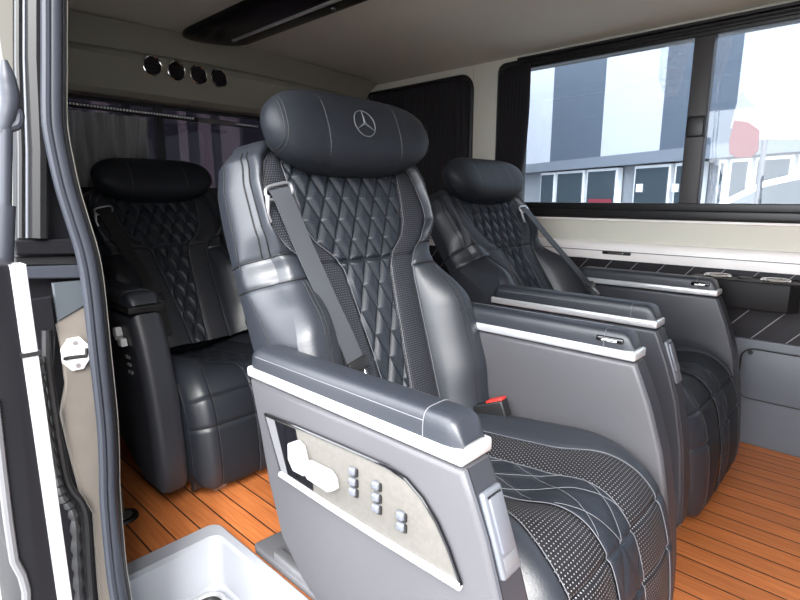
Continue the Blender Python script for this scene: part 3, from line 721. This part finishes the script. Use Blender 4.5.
MB().tube([(JX+.002, p.y-.017, p.z-.004), (JX+.016, p.y-.014, p.z), (JX+.018, p.y+.010, p.z-.002), (JX+.002, p.y+.016, p.z+.005)], .0035, 8).build('hook', m_black, t)
for dz in (.02, -.02): MB().disc((JX+.002, p.y, p.z+dz), (1, 0, 0), .004, .002).build('screw', m_steel, t)
# rubber channel + loom left of the cover
tag(MB().tube(crom(J([(46, 330), (47, 360), (54, 410), (60, 450), (68, 485), (84, 510), (88, 560), (92, 620)], JX+.004), 6), .007, 10).build('rubber_channel', m_black), 'black rubber channel winding down beside the beige pillar cover', 'rubber seal')
lm = crom(J([(38, 358), (41, 390), (47, 430), (55, 470), (62, 495), (74, 515), (77, 560), (80, 610)], JX+.014), 8)
tag(MB().tube(lm, [.0075+.0022*math.sin(i*2.1) for i in range(len(lm))], 9).build('wiring_loom', m_black), 'taped black wiring loom hanging in the pillar recess', 'wiring')
# upper channels
for (x0, x1, r, m, nm, lab) in ((24, 27, .0026, m_latch, 'pillar_strip', 'bright metal strip running up the upper pillar'), (34, 38, .013, m_black, 'pillar_channel', 'broad black rubber channel up the upper pillar'),
                            (44, 46, .003, m_rubber, 'pillar_bead', 'thin grey rubber bead beside the main door seal'), (18, 21, .0045, m_black, 'pillar_gutter', 'black gutter strip at the outer edge of the upper pillar')):
    tag(MB().tube(J([(x0, -60), (x0, 60), (x1, 150), (x1, 238)], JX+.006), r, 8).build(nm, m), lab, 'pillar trim')
t = thing('pillar_ledge', 'dark stepped ledge across the door pillar above the beige cover', 'pillar trim', tuple(at(50, 265, 0, JX)))
for (ya, yb, m, nm, d) in ((241, 255, m_body, 'upper_step', .03), (257, 266, m_black, 'groove', .018), (267, 279, m_rubber, 'lower_step', .024)):
    sheet([(14, ya), (74 if ya < 250 else 84, ya-2), (78 if ya < 250 else 87, yb-1), (16, yb)], JX+d-.02, .02).build(nm, m, t)
tag(sheet([(28, 300), (52, 296), (56, 330), (52, 400), (40, 372), (36, 340)], JX+.004, .01).build('recess_cover', m_body), 'dark cover in the pillar recess beside the opened door', 'pillar trim')
tag(sheet([(52, 283), (86, 280), (90, 303), (58, 322)], JX-.001, .008).build('corner_cover', mat('slate_plastic', (.06, .07, .08), .35)), 'slate corner cover above the striker plate', 'pillar trim')
# the slid-open door, seen on its leading edge
DX = -.575
t = thing('sliding_door', 'open black sliding door seen on its leading edge at far left', 'door', (DX-.4, .06, -.1))
def DP(pxs): return [(q.y, q.z) for q in [at(a, b, 0, DX) for a, b in pxs]]
MB().prism([(.105, .79)]+[(.105, -.12), (.06, -.12)]+DP([(27, 640), (26, 590), (22, 575), (14, 560), (8, 520), (2, 470), (-6, 400)])+[(-.01, .80)], 0, DX-.14, DX, .006, 3).build('door_body', m_body, t)
MB().prism([(.100, -.12), (.112, -.12), (.112, .79), (.100, .79)], 0, DX-.02, DX+.006, .002, 2).build('edge_strip', m_switch, t, label='white edge strip')
MB().prism([(.098, .705), (.1135, .705), (.1135, .709), (.098, .709)], 0, DX, DX+.0068).build('strip_joint', m_black, t)
MB().tube([(DX+.001, q[0], q[1]) for q in DP([(27, 640), (26, 590), (22, 575), (14, 560), (8, 520), (2, 470), (-6, 400)])], .004, 8).build('edge_rubber', m_grey, t)
t = thing('door_roller_arm', 'grey latch arm with rounded hook standing at the far left edge', 'door latch', tuple(at(5, 260, 0, DX-.1)))
def DT(l, x=DX-.1): return [at(a, b, 0, x) for a, b in l]
MB().tube(DT([(3, 262), (5, 205)]), .0095, 12).build('lower_sleeve', m_rubber, t)
MB().tube(DT([(5, 210), (6, 125)]), .006, 12).build('rod', m_rubber, t)
MB().tube(crom(DT([(4, 60), (7, 78), (10, 100), (7, 118), (3, 136)]), 5), [.003, .004, .005, .006, .007, .008, .008, .0085, .009, .009, .009, .009, .0085, .0085, .008, .008, .007, .007, .006, .005, .004], 12).build('latch_head', m_rubber, t)
MB().tube(crom(DT([(8, 128), (17, 124), (18, 113), (12, 110)]), 4), .0055, 10).build('hook', m_rubber, t)

# ------------------------------------------------------------------ outside
GZ = -.55
g = MB().box(-40, 40, -30, 40, GZ-.1, GZ); struct(g.build('ground', mat('asphalt', (.33, .33, .33), .9, col2=(.25, .25, .25), nscale=6), origin=(0, 0, GZ)))
bu = Vector((.882, -.471, 0)); bn = Vector((-.471, -.882, 0))
d6 = ray(600, 197); P0 = Vector((0, 0, 0))+Vector((d6.x, d6.y, 0)).normalized()*16
def bpix(px, py=140):
    d = ray(px, py); s = (P0-Vector((0, 0, 0))).dot(bn)/Vector((d.x, d.y, 0)).dot(bn); q = Vector((d.x*s, d.y*s, H+d.z*s)); return (q-P0).dot(bu), q.z
BM = Matrix(((bu.x, -bn.x, 0, P0.x), (bu.y, -bn.y, 0, P0.y), (0, 0, 1, 0), (0, 0, 0, 1)))  # local: x along facade, y into the building, z up
bt_ = thing('striped_building', 'building with broad white and slate stripes above a row of glazed doors', 'building', (P0.x, P0.y, GZ))
m_slate = mat('slate_cladding', (.085, .105, .135), .6); m_wclad = mat('white_cladding', (.50, .515, .545), .6); m_bwall = mat('pale_grey_wall', (.27, .28, .30), .7)
m_dglass = mat('dark_shop_glass', (.05, .065, .075), .1, spec=.8)
zb = bpix(600, 157)[1]; zh = 9.5
us = [bpix(x, 120)[0] for x in (530, 552, 603, 662, 735, 830)]
edges = [us[0]-3.6, us[0]-1.7, us[1], us[2], us[3], us[4]-.1, us[5]]
MB().box(-14, 14, .25, 6, GZ, zh).xf(BM).build('wall', m_bwall, bt_)
lst = [(-14, us[0]-5.2, 1), (us[0]-5.2, us[0]-3.4, 0), (us[0]-3.4, us[0]-1.8, 1), (us[0]-1.8, us[0]-1.4, 0), (us[0]-1.4, us[1], 1), (us[1], us[2], 0), (us[2], us[3], 1), (us[3], us[4], 0), (us[4], 14, 1)]
for a, b_, wv in lst: MB().box(a, b_, 0, .25, zb, zh).xf(BM).build('stripe_panel', m_wclad if wv else m_slate, bt_)
MB().box(-14, 14, -.12, .25, zb-.28, zb).xf(BM).build('fascia', mat('grey_fascia', (.18, .20, .23), .5), bt_)
zt_ = zb-.32
dpx = [(540, 554), (556, 583), (586, 616), (633, 669), (673, 700), (716, 724), (727, 748), (752, 790), (794, 840)]
for (a, b_) in dpx:
    u0, u1 = bpix(a, 185)[0], bpix(b_, 185)[0]
    fr = MB().box(u0, u1, .02, .2, GZ, zt_).xf(BM).build('door_frame', m_white, bt_)
    fw = .07; 
    MB().box(u0+fw, u1-fw, -.01, .1, GZ+.1, zt_-fw).xf(BM).build('pane', m_dglass, fr)
u0, u1 = bpix(590, 201)[0], bpix(612, 201)[0]
MB().box(u0, u1, -.06, -.02, bpix(600, 206)[1], bpix(600, 199)[1]).xf(BM).build('red_sign', mat('dull_red_sign', (.25, .03, .05), .6), bt_)
for px in (640, 676):
    u0, u1 = bpix(px-3, 190)[0], bpix(px+3, 190)[0]; MB().box(u0, u1, -.04, -.015, bpix(px, 192)[1], bpix(px, 184)[1]).xf(BM).build('notice', m_white, bt_)
# car outside
def car():
    c = at(790, 185, 1, 8.2); t = thing('parked_car', 'white parked car whose roof shows above the window sill at right', 'car', (c.x+.2, 8.2, GZ))
    pr = [(-2.2, .4), (-2.25, .95), (-2.15, 1.15), (-1.55, 1.28), (-1.0, 1.60), (-.45, 1.74), (.1, 1.79), (.9, 1.78), (1.7, 1.66), (2.1, 1.2), (2.2, .7), (2.15, .38)]
    x0 = at(728, 192, 1, 8.2).x+1.35
    MB().prism([(x0+a, GZ+b_) for a, b_ in pr], 1, 8.2, 9.9, .12, 4).build('body', m_white, t)
    gw = [(-1.40, 1.27), (-.95, 1.53), (-.43, 1.66), (.1, 1.71), (.9, 1.70), (1.6, 1.58), (1.75, 1.25)]
    MB().prism([(x0+a, GZ+b_) for a, b_ in gw], 1, 8.185, 8.21, .004, 1).build('side_glass', m_dglass, t)
    MB().box(x0+.1, x0+.16, 8.18, 8.2, GZ+1.25, GZ+1.71).build('door_pillar', m_white, t)
    for a in (-1.35, 1.3):
        wq = MB().disc((x0+a, 8.15, GZ+.32), (0, 1, 0), .32, .22).build('wheel', m_black, t); MB().disc((x0+a, 8.135, GZ+.32), (0, 1, 0), .2, .02).build('hub', m_steel, wq)
car()
# unidentified white and red shape outside the right pane, pole added
t = thing('red_white_shape', 'unidentified white shape with a rounded red end outside the right window pane', 'banner', tuple(at(765, 197, 1, 5.0)))
def shape_piece(pxs, yb, m, nm):
    P = [at(a, b_, 1, yb) for a, b_ in pxs]; return MB().prism([(q.x, q.z) for q in P], 1, yb, yb+.03, .004, 1).build(nm, m, t)
shape_piece([(742, 91), (750, 102), (762, 110), (785, 113), (830, 110), (830, 140), (758, 140), (730, 128), (736, 105)], 5.0, mat('off_white_shape', (.36, .355, .35), .8), 'white_part')
shape_piece([(734, 120), (748, 122), (759, 130), (758, 150), (752, 157), (738, 158), (729, 154), (729, 140)], 4.98, mat('red_shape', (.15, .018, .02), .8), 'red_end')
MB().tube([at(765, 140, 1, 5.02), Vector((at(765, 140, 1, 5.02).x, 5.02, GZ))], .02, 8).build('pole', m_grey, t)
# building seen through the rear window
t = thing('rear_building', 'striped wall seen dimly through the tinted rear window', 'building', (-11, 5, GZ))
MB().box(-12, -11, -4, 16, GZ, 5.5).build('wall', m_slate, t)
for a, b_ in ((180, 188), (200, 212), (222, 240), (96, 112)):
    y0, y1 = at(a, 140, 0, -10.95).y, at(b_, 140, 0, -10.95).y
    MB().box(-11, -10.95, y0, y1, GZ, 5.5).build('stripe_panel', m_wclad, t)

# ------------------------------------------------------------------ light
wd = bpy.data.worlds.new('world'); sc.world = wd; wd.use_nodes = True; nt = wd.node_tree; bg = nt.nodes['Background']
tc = N(nt, 'ShaderNodeTexCoord'); vm = N(nt, 'ShaderNodeVectorMath', operation='DOT_PRODUCT')
nt.links.new(tc.outputs['Generated'], vm.inputs[0]); vm.inputs[1].default_value = Vector((-.22, -.85, .42)).normalized()
mr = N(nt, 'ShaderNodeMapRange', interpolation_type='SMOOTHSTEP'); mr.inputs['From Min'].default_value = -.1; mr.inputs['From Max'].default_value = 1
mr.inputs['To Min'].default_value = .75; mr.inputs['To Max'].default_value = 6.4; nt.links.new(vm.outputs['Value'], mr.inputs['Value'])
bg.inputs[0].default_value = (.93, .96, 1.0, 1); nt.links.new(mr.outputs[0], bg.inputs[1])
sd_ = bpy.data.lights.new('sun', 'SUN'); sd_.energy = 5.0; sd_.angle = math.radians(30); sd_.color = (1, .97, .94)
so = bpy.data.objects.new('sun', sd_); COL.objects.link(so)
dirv = Vector((-.85, .68, -.85)).normalized()   # direction the light travels
so.rotation_euler = dirv.to_track_quat('-Z', 'Y').to_euler()
sc.view_settings.view_transform = 'Standard'; sc.view_settings.look = 'None'; sc.view_settings.gamma = 1; sc.view_settings.use_curve_mapping = False
sc.view_settings.exposure = .85
